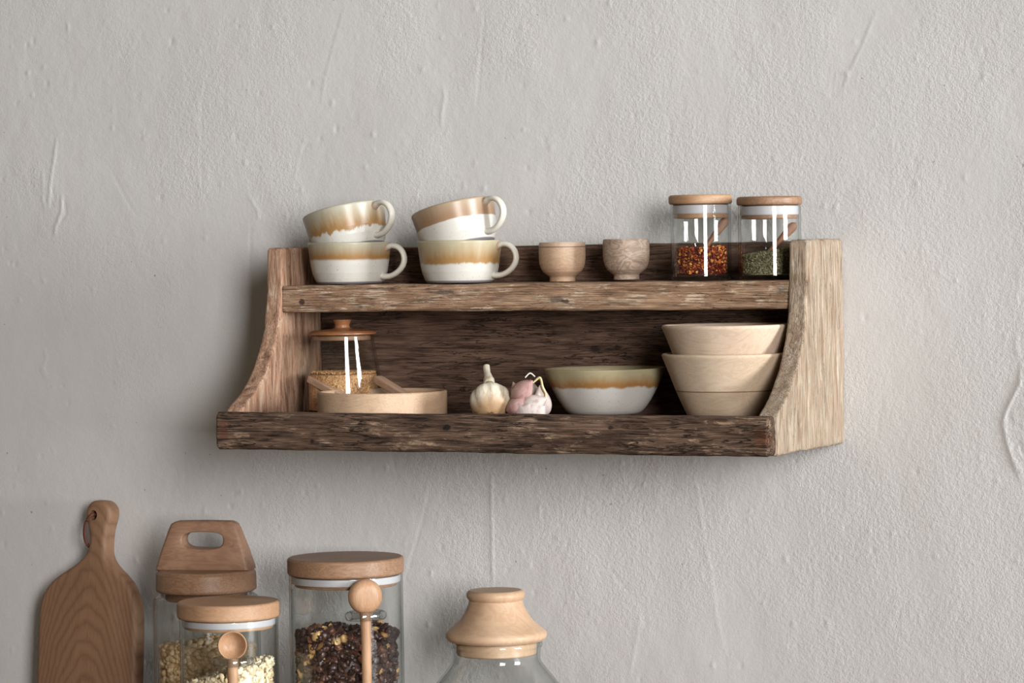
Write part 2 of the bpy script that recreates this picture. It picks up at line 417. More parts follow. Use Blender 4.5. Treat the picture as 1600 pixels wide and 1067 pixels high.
PROF = [(0,.2145),(.0400,.2145),(.0440,.2110),(.052,.195),(.060,.181),(.072,.1655),(.084,.1530),(.096,.1440),(.107,.1375),(.118,.1310),(.130,.1260),(.152,.1205),(.180,.1165),(.2200,.1145),(.2245,.1135)]
def side_panel(x0, x1, mat, seed, label):
    rings = []; zs = [0,.0012,.003]+[i*.0036 for i in range(2, 61)]+[ZT-.003,ZT-.0012,ZT]
    for z in zs:
        d = interp(PROF, z); e = min(z, ZT-z); k = .0022 if e < 1e-6 else (.0008 if e < .002 else 0)
        rings.append([(x, y, z) for x, y in rrect(x0+k, x1-k, -d+k, -k, .0030, 7, 48)])
    V, Fc = loft(rings); V = rough(V, .0010, 30, seed, .0006, 120, (1,1,.4))
    o = obj('side_panel', V, Fc, mat, shelf, angle=50); o['label'] = label; return o
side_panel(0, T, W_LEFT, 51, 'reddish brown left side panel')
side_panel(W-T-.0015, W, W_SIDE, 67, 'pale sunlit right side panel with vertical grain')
def knots(mat, d, spots):
    """dark elongated knots and bruises in the board, at fixed places of its face"""
    t = mat.node_tree; b = t.nodes['Principled BSDF']; c = t.nodes.new('ShaderNodeTexCoord'); nz = t.nodes.new('ShaderNodeTexNoise')
    nz.inputs['Scale'].default_value = 160; t.links.new(c.outputs['Object'], nz.inputs['Vector'])
    for px, py, w, h, col, k in spots:
        p = at(px, py, d)-shelf.location; src = b.inputs['Base Color'].links[0].from_socket
        mp = t.nodes.new('ShaderNodeMapping'); mp.vector_type = 'POINT'; sc = (1/w, 0, 1/h)
        mp.inputs['Scale'].default_value = sc; mp.inputs['Location'].default_value = (-p.x*sc[0], 0, -p.z*sc[2]); t.links.new(c.outputs['Object'], mp.inputs['Vector'])
        ln = t.nodes.new('ShaderNodeVectorMath'); ln.operation = 'LENGTH'; t.links.new(mp.outputs[0], ln.inputs[0])
        ad = t.nodes.new('ShaderNodeMath'); ad.operation = 'MULTIPLY_ADD'; t.links.new(nz.outputs['Fac'], ad.inputs[0]); ad.inputs[1].default_value = 1.3; t.links.new(ln.outputs['Value'], ad.inputs[2])
        r = t.nodes.new('ShaderNodeMapRange'); r.interpolation_type = 'SMOOTHSTEP'; t.links.new(ad.outputs[0], r.inputs[0])
        for i, v in enumerate((1.1, 1.7, k, 0)): r.inputs[i+1].default_value = v
        m = t.nodes.new('ShaderNodeMix'); m.data_type = 'RGBA'; t.links.new(r.outputs[0], m.inputs[0]); t.links.new(src, m.inputs[6]); m.inputs[7].default_value = (*col, 1)
        t.links.new(m.outputs[2], b.inputs['Base Color'])
dk, gy = lin(58,44,38), lin(96,84,78)
knots(W_FRONT, BD, [(472,472,.0055,.0045,dk,.9),(695,456,.014,.0035,gy,.8),(870,468,.011,.0045,gy,.75),(884,471,.005,.003,dk,.8),(1130,462,.016,.006,lin(120,84,60),.5),(1222,452,.008,.006,lin(150,140,132),.6)])
knots(W_DARK, LIP1, [(698,668,.006,.004,lin(30,22,20),.95),(488,689,.003,.003,lin(30,22,20),.9),(350,672,.008,.014,lin(110,66,48),.6),(1190,685,.010,.013,lin(112,68,46),.6),(955,668,.004,.003,lin(36,26,22),.8)])
knots(W_BACK, .025, [(930,545,.010,.004,lin(38,28,24),.8),(965,543,.006,.003,lin(38,28,24),.8)])
SZ, FZ = OZ+BZ1+.0008, OZ+FLZ+.0006          # where things stand

# pixel based measuring of an upright round thing: centre column, distance from wall
class Up:
    def __init__(s, px, py, d, z0):
        p = at(px, py, d); s.px, s.d, s.z0 = px, d, z0
        s.k = ppm(p); s.loc = Vector((p.x, -d, z0)); s.az = AZ(s.loc)
    def z(s, y): return at(s.px, y, s.d).z-s.z0
    def r(s, w): return w/s.k
    def prof(s, pts): return [(s.r(w), s.z(y)) for w, y in pts]

# ---------------------------------------------------------------- cups
CREAM, TAN, RIMC = lin(197,194,186), lin(150,114,70), lin(168,162,142)
HANDLE_M = {}
def handle_mat(cream):
    m = NT('handle_glaze'); x, y, z = m.sep(m.co())
    r = m.math('SQRT', m.math('ADD', m.math('MULTIPLY', x, x), m.math('MULTIPLY', y, y)))
    n = m.math('MULTIPLY', m.math('SUBTRACT', m.noise(m.co(), 120, 3), .5), .012)
    near = m.math('MULTIPLY', m.rng(m.math('ADD', r, n), .0475, .0525, 1, 0), m.rng(z, .022, .030))
    return m.set(Base_Color=m.mix(m.math('MULTIPLY', near, .75), cream, lin(160,112,66)), Roughness=.3, Specular_IOR_Level=.35)
HM = handle_mat(lin(200,196,185))
def cup(name, label, Rr, H, loc, rot, mat, haz=0., hz=1.):
    c = thing(name, label, 'cup', loc, rot, 'stacked stoneware cups')
    o = [(0,.0012),(.030,.0012),(.0325,0),(.0350,.0),(.0372,.0022),(.0392,.0065),(.0415,.013),(.0432,.022),(.0445,.033),(Rr-.0006,H-.002),(Rr-.0008,H-.0006),(Rr-.0016,H),(Rr-.0026,H-.0004),(Rr-.0034,H-.002)]
    o += [(.0412,.033),(.0400,.022),(.0382,.013),(.0350,.0070),(.030,.0048),(0,.0042)]
    k = Rr/.0466
    V, Fc = lathe([(r*k if r < Rr-.004 else r, z) for r, z in o], 84, .0003, 30, len(label))
    obj('body', V, Fc, mat, c, angle=60)
    pts = [(.0432,.0385),(.0475,.0415),(.0540,.0432),(.0615,.0412),(.0670,.0355),(.0690,.0275),(.0665,.0195),(.0600,.0128),(.0520,.0088),(.0445,.0080),(.0405,.0090)]
    pts = [(x*cos(haz), x*sin(haz), z) for x, z in pts]
    V, Fc = tube(spline(pts, 7), .0050, .0031, 16, (-sin(haz), cos(haz), 0), radf=lambda t: 1.35-.35*min(1, 5*min(t, 1-t)) if min(t,1-t) < .2 else 1)
    obj('handle', V, Fc, HM, c)
    return c
CH = .0480
ul = Up(547, 441, .072, SZ); ur = Up(719, 440, .072, SZ)
RL = ul.r(66); RU = ur.r(67)
cup('stoneware_cup', 'cream and tan cup carrying another cup, nearest the left end of the top shelf', RL, CH, ul.loc, (0,0,0),
    glaze('glaze_left_low', .0280, .045, .0012, 40, .6, CREAM, TAN, RIMC, 1), R(3))
cup('stoneware_cup', 'cream and tan cup carrying another cup, beside the wooden egg cups', RU, CH, ur.loc, (0,0,0),
    glaze('glaze_mid_low', .0215, .046, .0040, 70, .3, CREAM, lin(154,120,76), lin(172,162,136), 4), R(3))
def tilted(u, dx, dy, dz, mat, label, a, b, spin=0):
    view = -fw.copy(); view.z = 0; view.normalize(); side = Vector((-view.y, view.x, 0))*1.0
    rot = Matrix.Rotation(a, 3, view) @ Matrix.Rotation(b, 3, Vector((cos(YAW), sin(YAW), 0))) @ Matrix.Rotation(spin, 3, 'Z')
    loc = u.loc+Vector((dx, dy, CH+dz))
    return cup('stoneware_cup', label, RL, CH, loc, rot.to_euler(), mat, R(3))
tilted(ul, .003, -.001, -.0100, glaze('glaze_left_high', .0195, .046, .0090, 75, .3, CREAM, lin(150,116,74), lin(170,166,148), 9),
    'tilted cup with scalloped white glaze lying on the leftmost cup of the top shelf', R(11), R(-8), R(-14))
tilted(ur, .003, -.001, -.0088, glaze('glaze_mid_high', .0275, .050, .0022, 18, .3, CREAM, lin(146,118,92), lin(160,142,120), 13, .0008),
    'tilted cup with a wide smooth tan rim band, lying beside the egg cups', R(12), R(-8), R(-14))

# ---------------------------------------------------------------- egg cups
def egg_cup(px, y0, y1, label, mat):
    u = Up(px, y1, .070, SZ); k = (y1-y0)/61.5
    q = lambda w, y: (u.r(w), u.z(y1-(440-y)*k))
    o = [(0,0),q(19,440),q(20.3,439.5),q(20.3,437),q(19.8,434),q(20.5,432),q(25,428.5),q(30,424.5),q(33.5,419),q(35.6,412),q(36.4,404),q(36.6,394),q(36.4,384),q(35.9,379.5),q(35,378.4),q(33.5,378.6),q(32.2,380),q(31.6,390),q(29.5,404),q(23,416),q(12,421),(0,u.z(y1-18*k))]
    V, Fc = lathe(o, 64); o = obj('egg_cup', V, Fc, mat, None, angle=55, loc=u.loc)
    tag(o, label, 'egg cup', 'wooden egg cups on the top shelf'); o.rotation_euler.z = random.uniform(0, 1)
egg_cup(879, 378.5, 440, 'turned wooden egg cup with one thin dark line, closer to the stoneware cups', EGGW)
egg_cup(979, 373.5, 437, 'turned wooden egg cup with swirling grey grain, closer to the spice jars', EGGW2)

# ---------------------------------------------------------------- loose fillings
def ico(sub=1, seed=0, amp=.0):
    bm = bmesh.new(); bmesh.ops.create_icosphere(bm, subdivisions=sub, radius=1)
    V = np.array([v.co[:] for v in bm.verts]); Fc = np.array([[v.index for v in f.verts] for f in bm.faces]); bm.free()
    if amp:
        V = np.array([Vector(v)*(1+amp*mn.noise(Vector(v)*2.2+Vector((seed,0,0)))) for v in V])
    return V, Fc
def rotm(n):
    q = rng.standard_normal((n, 4)); q /= np.linalg.norm(q, axis=1)[:, None]; w, x, y, z = q.T
    return np.stack([np.stack([1-2*(y*y+z*z), 2*(x*y-z*w), 2*(x*z+y*w)], -1), np.stack([2*(x*y+z*w), 1-2*(x*x+z*z), 2*(y*z-x*w)], -1), np.stack([2*(x*z-y*w), 2*(y*z+x*w), 1-2*(x*x+y*y)], -1)], 1)
def filling(name, loc, Rin, z0, top, N, sizes, flat, mat, temps, label, cat, shell=2.2, topfrac=.3, group=None, core_col=(.02,.01,.006)):
    """many small pieces packed against the glass and over the top of a solid core; top(x, y) is the fill height"""
    amax = sizes[1]; P = []
    while len(P) < N:
        a = random.uniform(0, 2*PI)
        if random.random() < topfrac:
            r = (Rin-amax)*math.sqrt(random.random()); z = top(r*cos(a), r*sin(a))-random.random()*amax*1.2
        else:
            r = Rin-amax*random.uniform(1.0, shell); z = random.uniform(z0+amax, max(z0+amax*1.01, top(r*cos(a), r*sin(a))))
        P.append((r*cos(a), r*sin(a), z))
    P = np.array(P); n = len(P)
    S = rng.uniform(sizes[0], sizes[1], n)[:, None]*(np.array(flat)[None, :]*rng.uniform(.75, 1., (n, 3)))
    Rm = rotm(n); VV, FF = [], []; b = 0
    for i in range(n):
        tv, tf = temps[i % len(temps)]
        v = (tv*S[i]) @ Rm[i].T + P[i]
        rr = np.hypot(v[:,0], v[:,1]); lim = Rin-.0003; k = np.where(rr > lim, lim/rr, 1); v[:,0] *= k; v[:,1] *= k
        v[:,2] = np.maximum(v[:,2], z0)
        VV.append(v); FF.append(tf+b); b += len(v)
    V = np.concatenate(VV); Fc = [tuple(f) for q in FF for f in q.tolist()]
    m = 40; rc = Rin-amax*1.75; core, cf = [], []
    rows = [(rc*.999, z0+.0004)]+[(rc*t, None) for t in (1, .8, .6, .4, .2)]
    for r, z in rows: core.append([(r*cos(2*PI*k/m), r*sin(2*PI*k/m), z if z is not None else top(r*cos(2*PI*k/m), r*sin(2*PI*k/m))-amax*.9) for k in range(m)])
    cv, cfc = loft(core)
    nf = len(Fc); V, Fc = merge((V.tolist(), Fc), (cv, cfc))
    o = obj(name, V, Fc, mat, None, angle=70, loc=loc); o.data.materials.append(plain(name+'_depth', core_col, .9, .1))
    for p in o.data.polygons[nf:]: p.material_index = 1; tag(o, label, cat, group, 'stuff'); return o
def island(name, stops, rough=.6, spec=.3, noisy=0):
    m = NT(name); g = m.node('ShaderNodeNewGeometry')
    c = m.ramp(g.outputs['Random Per Island'], stops, 'LINEAR')
    if noisy: c = m.mix(m.rng(m.noise(m.co(), noisy, 3), .35, .7, 0, .6), c, (.02,.012,.008))
    return m.set(Base_Color=c, Roughness=rough, Specular_IOR_Level=spec)
CHILI = island('chili_flakes', [(0, (.04,.005,.004)), (.45, (.15,.012,.006)), (.66, (.32,.04,.012)), (.82, (.55,.17,.03)), (1, (.72,.38,.1))], .55)
HERB = island('dried_herb', [(0, (.07,.06,.03)), (.5, (.18,.165,.085)), (1, (.36,.33,.20))], .8)
SUGAR = island('cane_sugar', [(0, lin(170,120,62)), (.5, lin(206,158,92)), (1, lin(230,190,124))], .4, .5)
OATS = island('oats', [(0, lin(212,190,150)), (.5, lin(236,220,184)), (1, lin(250,240,214))], .7)
PEAS = island('dried_chickpeas', [(0, lin(196,160,116)), (.5, lin(222,190,148)), (1, lin(234,208,170))], .5)
RAISIN = island('dried_fruit', [(0, (.028,.012,.012)), (.5, (.055,.024,.020)), (.8, (.10,.042,.03)), (.915, (.16,.06,.03)), (.935, (.45,.25,.08)), (1, (.68,.46,.2))], .35, .5)
FLAKE = [ico(1, s, .7) for s in range(4)]; BLOB = [ico(2, s, .10) for s in range(4)]; WRINK = [ico(2, s, .75) for s in range(5)]

# ---------------------------------------------------------------- jars
def jar_glass(u, Rg, H, th=.0022, bot=.004, shoulder=None):
    o = [(0,0),(Rg-.004,0),(Rg-.001,.001),(Rg,.004)]
    if shoulder: o += [(Rg, shoulder[0][1]-.012)]+shoulder
    else: o += [(Rg,H*.5),(Rg,H-.001),(Rg-.0006,H)]
    inn = [(r-th, z) for r, z in reversed(o[3:])]
    inn[-1] = (Rg-th, bot+.003)
    return o+inn+[(Rg-th-.003, bot),(0,bot)]
def wood_disc(r, z0, z1, e=.0025):
    return [(0,z0),(r-e*.6,z0),(r-.0005,z0+e*.4),(r,z0+e),(r,z1-e),(r-e*.35,z1-e*.35),(r-e,z1),(0,z1)]
def jar(name, label, u, lid_w, lid_y, glass_w, seal_y, plug_y, plug_w, lidmat, group=None, cat='jar', rotz=0):
    j = thing(name, label, cat, u.loc, (0,0,0), group)
    zl0 = u.z(lid_y[1]); zl1 = u.z(lid_y[0]); Rg = u.r(glass_w)
    V, Fc = lathe(jar_glass(u, Rg, zl0-.0004), 96); obj('glass_body', V, Fc, GLASS, j, angle=50)
    V, Fc = lathe(wood_disc(u.r(lid_w), zl0, zl1), 96, .0003, 10, len(label)); l = obj('lid', V, Fc, lidmat, j, angle=50); l.rotation_euler.z = rotz
    rp = min(u.r(plug_w), Rg-.0030)
    V, Fc = lathe(wood_disc(rp, u.z(plug_y), zl0-.0002, .001), 72); obj('plug', V, Fc, lidmat, l, angle=50)
    z0, z1 = u.z(seal_y[1]), u.z(seal_y[0])
    V, Fc = lathe([(rp-.001,z0),(Rg-.0030,z0),(Rg-.0025,z0+.001),(Rg-.0025,z1-.001),(Rg-.003,z1),(rp-.001,z1),(rp-.001,z0)], 72); obj('seal', V, Fc, SEAL, l, angle=50)
    return j, Rg
def paddle(name, label, a, b, wa, wb, mat, bowl=False):
    """small flat wooden spoon handle from a (wide end) to b"""
    a, b = Vector(a), Vector(b); L = (b-a).length; n = 18
    prof = lambda t: (wa*math.sqrt(max(.0, 1-(1-t/.18)**2)) if t < .18 else wa+(wb-wa)*min(1, (t-.18)/.5))
    dirv = (b-a).normalized(); s = dirv.cross(-fw).normalized(); rings = []
    q = dirv.to_track_quat('Z', 'Y'); inv = q.inverted()
    for i in range(n+1):
        t = i/n; w = max(prof(t), .0004); c = Vector((0,0,L*t)); sl = inv @ s; wl = inv @ dirv.cross(s)
        rings.append([c+sl*(w*cos(2*PI*k/12))+wl*(min(w, .0022)*sin(2*PI*k/12)) for k in range(12)])
    V, Fc = loft(rings); o = obj(name, V, Fc, mat, None, angle=60, loc=a); o.rotation_mode = 'QUATERNION'; o.rotation_quaternion = q
    return o
# two spice jars
u1 = Up(1096, 436.5, .069, SZ); u2 = Up(1203.5, 435.5, .069, SZ)
SPG = 'glass spice jars on the top shelf'
j1, R1 = jar('spice_jar', 'glass jar of red chili flakes with pale wooden lid on the top shelf', u1, 49.7, (304.5,319), 47.3, (320.5,334), 341, 42.5, MANGO, SPG)
j2, R2 = jar('spice_jar', 'glass jar of dried green herbs with wooden lid beside the right side panel', u2, 51.3, (307,320.5), 49.2, (322,336), 342, 44, MANGO2, SPG, rotz=.8)
h1 = u1.z(388); h2 = u2.z(393)
t1 = lambda x, y: h1+.004*mn.noise(Vector((x*40, y*40, 0)))+.06*(x*.2)
t2 = lambda x, y: h2+.003*mn.noise(Vector((x*40, y*40, 5)))+.12*(x*cos(.4)+y*sin(.4))
filling('chili_flakes', u1.loc, R1-.0029, .0050, t1, 3200, (.0016,.0030), (1,.8,.3), CHILI, FLAKE, 'red and orange dried chili flakes inside the spice jar', 'chili flakes', core_col=(.05,.008,.004))
filling('dried_herbs', u2.loc, R2-.0029, .0050, t2, 6500, (.0011,.0022), (1,.5,.4), HERB, FLAKE, 'dull green dried herbs inside the spice jar', 'dried herbs', core_col=(.06,.055,.03))
p_in = lambda u, px, py, dd: at(px, py, u.d+dd)
for u, (xa, ya), (xb, yb), lab in ((u1, (1137,340), (1098,392), 'small wooden spoon standing in the chili flakes'), (u2, (1244,348), (1198,398), 'small wooden spoon standing in the dried green herbs')):
    s = paddle('spice_spoon', lab, p_in(u, xa, ya, -.004), p_in(u, xb, yb, .012), .0052, .0026, SPOOND); tag(s, lab, 'spoon', 'small spoons in the spice jars')

# sugar jar with knob lid on the lower shelf
us = Up(537, 640, .082, FZ)
sj = thing('sugar_jar', 'tapered glass jar of golden sugar with domed wooden knob lid', 'jar', us.loc)
gz = us.z(523.5); q = lambda w, y: (us.r(w), us.z(y))
og = [(0,0),(us.r(58),0),(us.r(62.5),.0015),(us.r(63.8),.006),q(62.5,620),q(59,590),q(55,565),q(51.5,545),(us.r(48.6),gz-.001),(us.r(48),gz)]
ig = [(r-.0022, z) for r, z in reversed(og[4:])]+[(us.r(61)-.0022,.008),(us.r(57),.0055),(0,.005)]
V, Fc = lathe(og+ig, 96); obj('glass_body', V, Fc, GLASS, sj, angle=50)
V, Fc = lathe([(0,gz+.0003),(us.r(51),gz+.0003),(us.r(53),gz+.0014),(us.r(53),gz+.0028),q(48,516.8),q(30,514.6),q(16,513.6),q(12,511.5),q(11.4,507.5),q(13,503),(us.r(14.2),us.z(500.8)),q(13.6,499.4),q(11,498.8),(0,us.z(498.6))], 80)
sl = obj('lid', V, Fc, KNOBW, sj, angle=45)
V, Fc = lathe(wood_disc(us.r(44.5), us.z(531), gz+.0002, .001), 72); obj('plug', V, Fc, MANGO2, sl)
hs = us.z(583)
prof = [(0,.0058),(us.r(54),.0064),(us.r(58)-.003,.0095),(us.r(58)-.0030, us.z(600)),(us.r(56.6)-.0032, hs-.001),(us.r(40),hs+.0005),(us.r(15),hs+.0015),(0,hs+.001)]
sm = NT('golden_sugar'); nn = sm.noise(sm.co(), 480, 2, .7); sm.bump(nn, .8, .002)
sm.set(Base_Color=sm.ramp(nn, [(.3, lin(130,88,52)), (.5, lin(194,146,98)), (.7, lin(230,190,142))]), Roughness=.5)
V, Fc = lathe(prof, 72, .0004, 90, 2)
g = []; gf = []
for i in range(2600):
    a = random.uniform(0, 2*PI); r = (us.r(56)-.0042)*math.sqrt(random.random()); tv, tf = FLAKE[i % 4]; b = sum(len(x) for x in g[-1:]) and None
    g.append(tv*random.uniform(.0006, .0012)+np.array([r*cos(a), r*sin(a), hs+.0008+random.uniform(-.0004,.0012)]))
gv = np.concatenate(g); gf = [tuple(int(k)+i*len(FLAKE[0][0]) for k in f) for i in range(len(g)) for f in FLAKE[i % 4][1]]
V, Fc = merge((V, Fc), (gv.tolist(), gf))
tag(obj('golden_sugar', V, Fc, sm.m, None, loc=us.loc, angle=60), 'golden cane sugar filling the lower part of the tapered jar', 'sugar', None, 'stuff')

# round tray with two sticks
ut = Up(597.5, 640, .1415, FZ); rt = ut.r(101.5); zt = ut.z(610.5)
V, Fc = lathe([(0,0),(rt-.002,0),(rt-.0004,.0012),(rt,.003),(rt,zt-.002),(rt-.0006,zt-.0006),(rt-.0016,zt),(rt-.0045,zt),(rt-.0056,zt-.001),(rt-.006,zt-.003),(rt-.006,.008),(rt-.009,.0055),(0,.005)], 96)
tag(obj('round_tray', V, Fc, TRAYW, None, angle=50, loc=ut.loc), 'low round wooden tray holding two wooden sticks behind the front lip', 'tray')
def stick(a, b, w, h, label):
    a, b = Vector(a), Vector(b); L = (b-a).length; d = (b-a).normalized(); rings = []
    q = d.to_track_quat('Z', 'Y'); inv = q.inverted(); upv = inv @ Vector((0,0,1)); upv = (upv-Vector((0,0,upv.z))).normalized(); sd = Vector((0,0,1)).cross(upv)
    for i, t in enumerate([0, .012, .04]+[k/14 for k in range(1, 14)]+[.97, 1]):
        k = .8 if i == 0 else (.94 if i == 1 else 1)-.25*max(0, t-.5)
        rings.append([Vector((0,0,L*t))+sd*(x*k)+upv*(y*k) for x, y in rrect(-w, w, -h, h, .0012, 3, 3, 3)])
    V, Fc = loft(rings); V = rough(V, .0003, 120, L)
    o = obj('wooden_stick', V, Fc, STICKW, None, angle=45, loc=a); o.rotation_mode = 'QUATERNION'; o.rotation_quaternion = q
    tag(o, label, 'stick', 'wooden sticks in the round tray')
def tray_stick(pa, da, px, db, lab):
    a = at(*pa, da); b = at(px, 632, db); b.z = FZ+.0105
    stick(a, b, .0062, .0040, lab)
tray_stick((485,591), .113, 566, .136, 'wooden stick poking over the outer edge of the tray, in front of the glass jar')
tray_stick((588,591), .100, 668, .146, 'wooden stick leaning out of the middle of the round tray, beside the golden sugar')

# ---------------------------------------------------------------- garlic
def skin(name, base, streak, purple=0, seed=0):
    m = NT(name); x, y, z = m.sep(m.co())
    n = m.noise(m.co((1,1,.12), (seed,seed,0)), 320, 4, .65); n2 = m.noise(m.co((1,1,.4), (seed,2,0)), 55, 3)
    c = m.mix(m.rng(n, .48, .66, 0, .7), base, streak)
    if purple: c = m.mix(m.rng(n2, .36, .6, 0, purple), c, lin(146,92,94))
    else: c = m.mix(m.rng(m.math('ADD', z, m.math('MULTIPLY', m.math('SUBTRACT', n2, .5), .016)), -.019, -.003, .8, 0), c, lin(158,116,70))
    m.bump(n, .35, .0008)
    return m.set(Base_Color=c, Roughness=.5, Specular_IOR_Level=.35, Subsurface_Weight=.1, Subsurface_Radius=(.01,.007,.005), Subsurface_Scale=.3)
GW = skin('garlic_white_skin', lin(216,208,190), lin(186,164,128), 0, 1); GP = skin('garlic_clove_skin', lin(204,182,170), lin(150,108,104), .6, 3)
GD = skin('garlic_clove_pale', lin(210,200,194), lin(172,146,140), .2, 5)
ug = at(766.5, 621, .165); kg = ppm(ug); rg = 33.5/kg
bulb = thing('garlic_bulb', 'whole white garlic bulb with an upright cut stem', 'garlic', (0,0,0), (0,0,0), 'garlic on the lower shelf')
rings = []; bp = [(-.021,.003),(-.0205,.007),(-.018,.0135),(-.013,.0190),(-.006,.0225),(.001,.0232),(.007,.0215),(.012,.0175),(.0155,.0125),(.0185,.0085),(.022,.0062),(.025,.0054)]
for z, r in bp:
    row = []
    for k in range(72):
        a = 2*PI*k/72; lobe = abs(cos(a*4+.4))**.7; e = min(1, max(0, 1-abs(z)/.022))
        rr = r*(1-.09*(1-lobe)*e)+.0006*mn.noise(Vector((cos(a)*3, sin(a)*3, z*60)))
        row.append((rr*cos(a), rr*sin(a), z))
    rings.append(row)
V, Fc = loft(rings); obj('bulb', V, Fc, GW, bulb, angle=80)
pts = spline([(0,0,.023),(-.0005,.0,.029),(-.0015,.001,.037),(-.0028,.0024,.056)], 5)
V, Fc = tube(pts, .0058, .0046, 18, (1,0,0), radf=lambda t: 1+.22*sin(t*5)-.12*t); V = rough(V, .0008, 160, 2); obj('stem', V, Fc, GW, bulb)['label'] = 'dry cut stem'
rt_ = []
for i in range(34):
    a = random.uniform(0, 2*PI); r = .006*math.sqrt(random.random()); b = random.uniform(.002, .006)
    rt_.append(tube([(r*cos(a)*.6, r*sin(a)*.6, -.020), (r*cos(a), r*sin(a), -.0225), (r*cos(a)*1.5+random.uniform(-.001,.001), r*sin(a)*1.5, -.0222-b*.35)], .00035, n=5))
V, Fc = merge(*rt_); obj('roots', V, Fc, plain('garlic_roots', lin(150,104,62), .8), bulb)['label'] = 'brown root tuft'
vd = -fw
rot = Matrix.Rotation(R(-46), 3, Vector((cos(YAW), sin(YAW), 0))) @ Matrix.Rotation(R(3), 3, Vector((vd.x, vd.y, 0)).normalized())
bulb.rotation_euler = rot.to_euler(); bulb.scale = (rg/.0232,)*3
bulb.location = Vector((ug.x, ug.y, FZ+.0212*rg/.0232))
# opened bulb of purple cloves
uc = at(827, 622, .158); kc = ppm(uc)
cb = thing('garlic_bulb', 'opened garlic bulb with purple and white cloves beside the ceramic bowl', 'garlic', (uc.x, uc.y, FZ+.0005), (0,0,0), 'garlic on the lower shelf'); cb.scale = (1.08, 1.08, 1.4)
def clove(cx, cy, cz, L, Wd, Dp, eul, mat, nm='clove'):
    rings = []; n = 16
    for i in range(n+1):
        t = i/n; z = (t-.5)*L
        r = (sin(PI*min(1, t*1.02+.0))**.62)*(1-.45*t*t) if 0 < t < 1 else .03
        r = max(r, .04); bend = -.25*Dp*sin(PI*t)
        row = []
        for k in range(28):
            a = 2*PI*k/28; x = Wd*r*cos(a); y = Dp*r*sin(a)
            if y < 0: y *= .55+.25*abs(cos(a))
            row.append((x+.0003*mn.noise(Vector((a*2, z*200, cx*90))), y+bend, z))
        rings.append(row)
    V, Fc = loft(rings); M = Euler(eul).to_matrix()
    o = obj(nm, V, Fc, mat, cb, angle=80); o.location = (cx, cy, cz); o.rotation_euler = eul; return o
vr = Vector((cos(YAW), sin(YAW), 0)); vv = Vector((sin(YAW), -cos(YAW), 0))   # screen right and towards viewer, level
def CL(a, b, h, L, Wd, Dp, eul, mat): p = vr*a+vv*b; return clove(p.x, p.y, h, L, Wd, Dp, eul, mat)
CL(-.0065,.008,.0245,.032,.0105,.0105,(R(62),R(18),YAW+R(35)),GP)['label'] = 'purple clove on top'
CL(.0035,.011,.0135,.034,.0115,.0110,(R(75),R(-8),YAW+R(62)),GD)
CL(-.010,.007,.0120,.030,.0100,.0105,(R(70),R(30),YAW+R(60)),GP)
CL(.012,.002,.0150,.032,.0110,.0120,(R(35),R(-12),YAW+R(10)),GD)
CL(.004,-.010,.0165,.032,.0120,.0120,(R(20),R(6),YAW+R(190)),GD)
CL(-.010,-.006,.0165,.030,.0110,.0115,(R(20),R(16),YAW+R(230)),GP)
sp = spline([vr*.004+vv*.012+Vector((0,0,.030)), vr*.011+vv*.013+Vector((0,0,.0335)), vr*.0135+vv*.014+Vector((0,0,.0265)), vr*.0165+vv*.013+Vector((0,0,.021)), vr*.0150+vv*.012+Vector((0,0,.016))], 6)
V, Fc = tube(sp, .0022, .0011, 10, vv, radf=lambda t: .7+.5*sin(t*PI)); obj('stem', V, Fc, skin('garlic_dry_stem', lin(222,206,160), lin(176,150,96), 0, 8), cb)['label'] = 'curled straw coloured stem'
sp = spline([vr*-.004+vv*.010+Vector((0,0,.034)), vr*.001+vv*.010+Vector((0,0,.0372)), vr*.006+vv*.011+Vector((0,0,.0345))], 6)
V, Fc = tube(sp, .0012, .0006, 8, vv); obj('skin_flake', V, Fc, plain('garlic_flake', lin(238,230,218), .6), cb)
sp = []
for i in range(13):
    t = i/12; a = -PI*.55+t*PI*.9
    c = vr*(.0015+.0225*sin(a)*.75)+vv*(.0060+.012*cos(a))
    sp.append([c+Vector((0,0,z))+vv*(.0025*sin(z*150)) for z in (.0012,.006,.010,.0128+.0015*sin(i*2.1))])
V, Fc = loft(sp, False, False); V2 = [Vector(v)+Vector((.0,.0,.0)) for v in V]
so = obj('loose_skin', V2, Fc, GD, cb); md = so.modifiers.new('thickness', 'SOLIDIFY'); md.thickness = .0006

# ---------------------------------------------------------------- bowls
ub = Up(945.5, 650, .103, FZ); q = lambda w, y: (ub.r(w), ub.z(y)); rb = ub.r(95.5); zr = ub.z(574.5)
o = [(0,.0015),(ub.r(34),.0015),(ub.r(36),0),(ub.r(38),.0002),(ub.r(39),.002),(ub.r(40),.004)]
o += smoothp([(ub.r(44),.0065),q(56,647),q(71,628),q(83,606),q(91,588),(rb-.0006,zr-.002)], 2)
o += [(rb-.0004,zr-.0005),(rb-.0012,zr),(rb-.0026,zr-.0004)]
o += smoothp([(rb-.0045,zr-.003),(ub.r(86),ub.z(590)),(ub.r(77),ub.z(607)),(ub.r(64),ub.z(628)),(ub.r(44),ub.z(641)),(0,.0090)], 2)
V, Fc = lathe(o, 110, .0005, 20, 3)
tag(obj('ceramic_bowl', V, Fc, glaze('glaze_bowl', ub.z(603), ub.z(582), .0042, 34, .3, lin(186,183,177), lin(146,106,62), lin(158,148,118), 21), None, angle=60, loc=ub.loc),
    'speckled stoneware bowl with ochre glazed rim between garlic and wooden bowls', 'bowl')
uw = Up(1137, 650, .107, FZ)
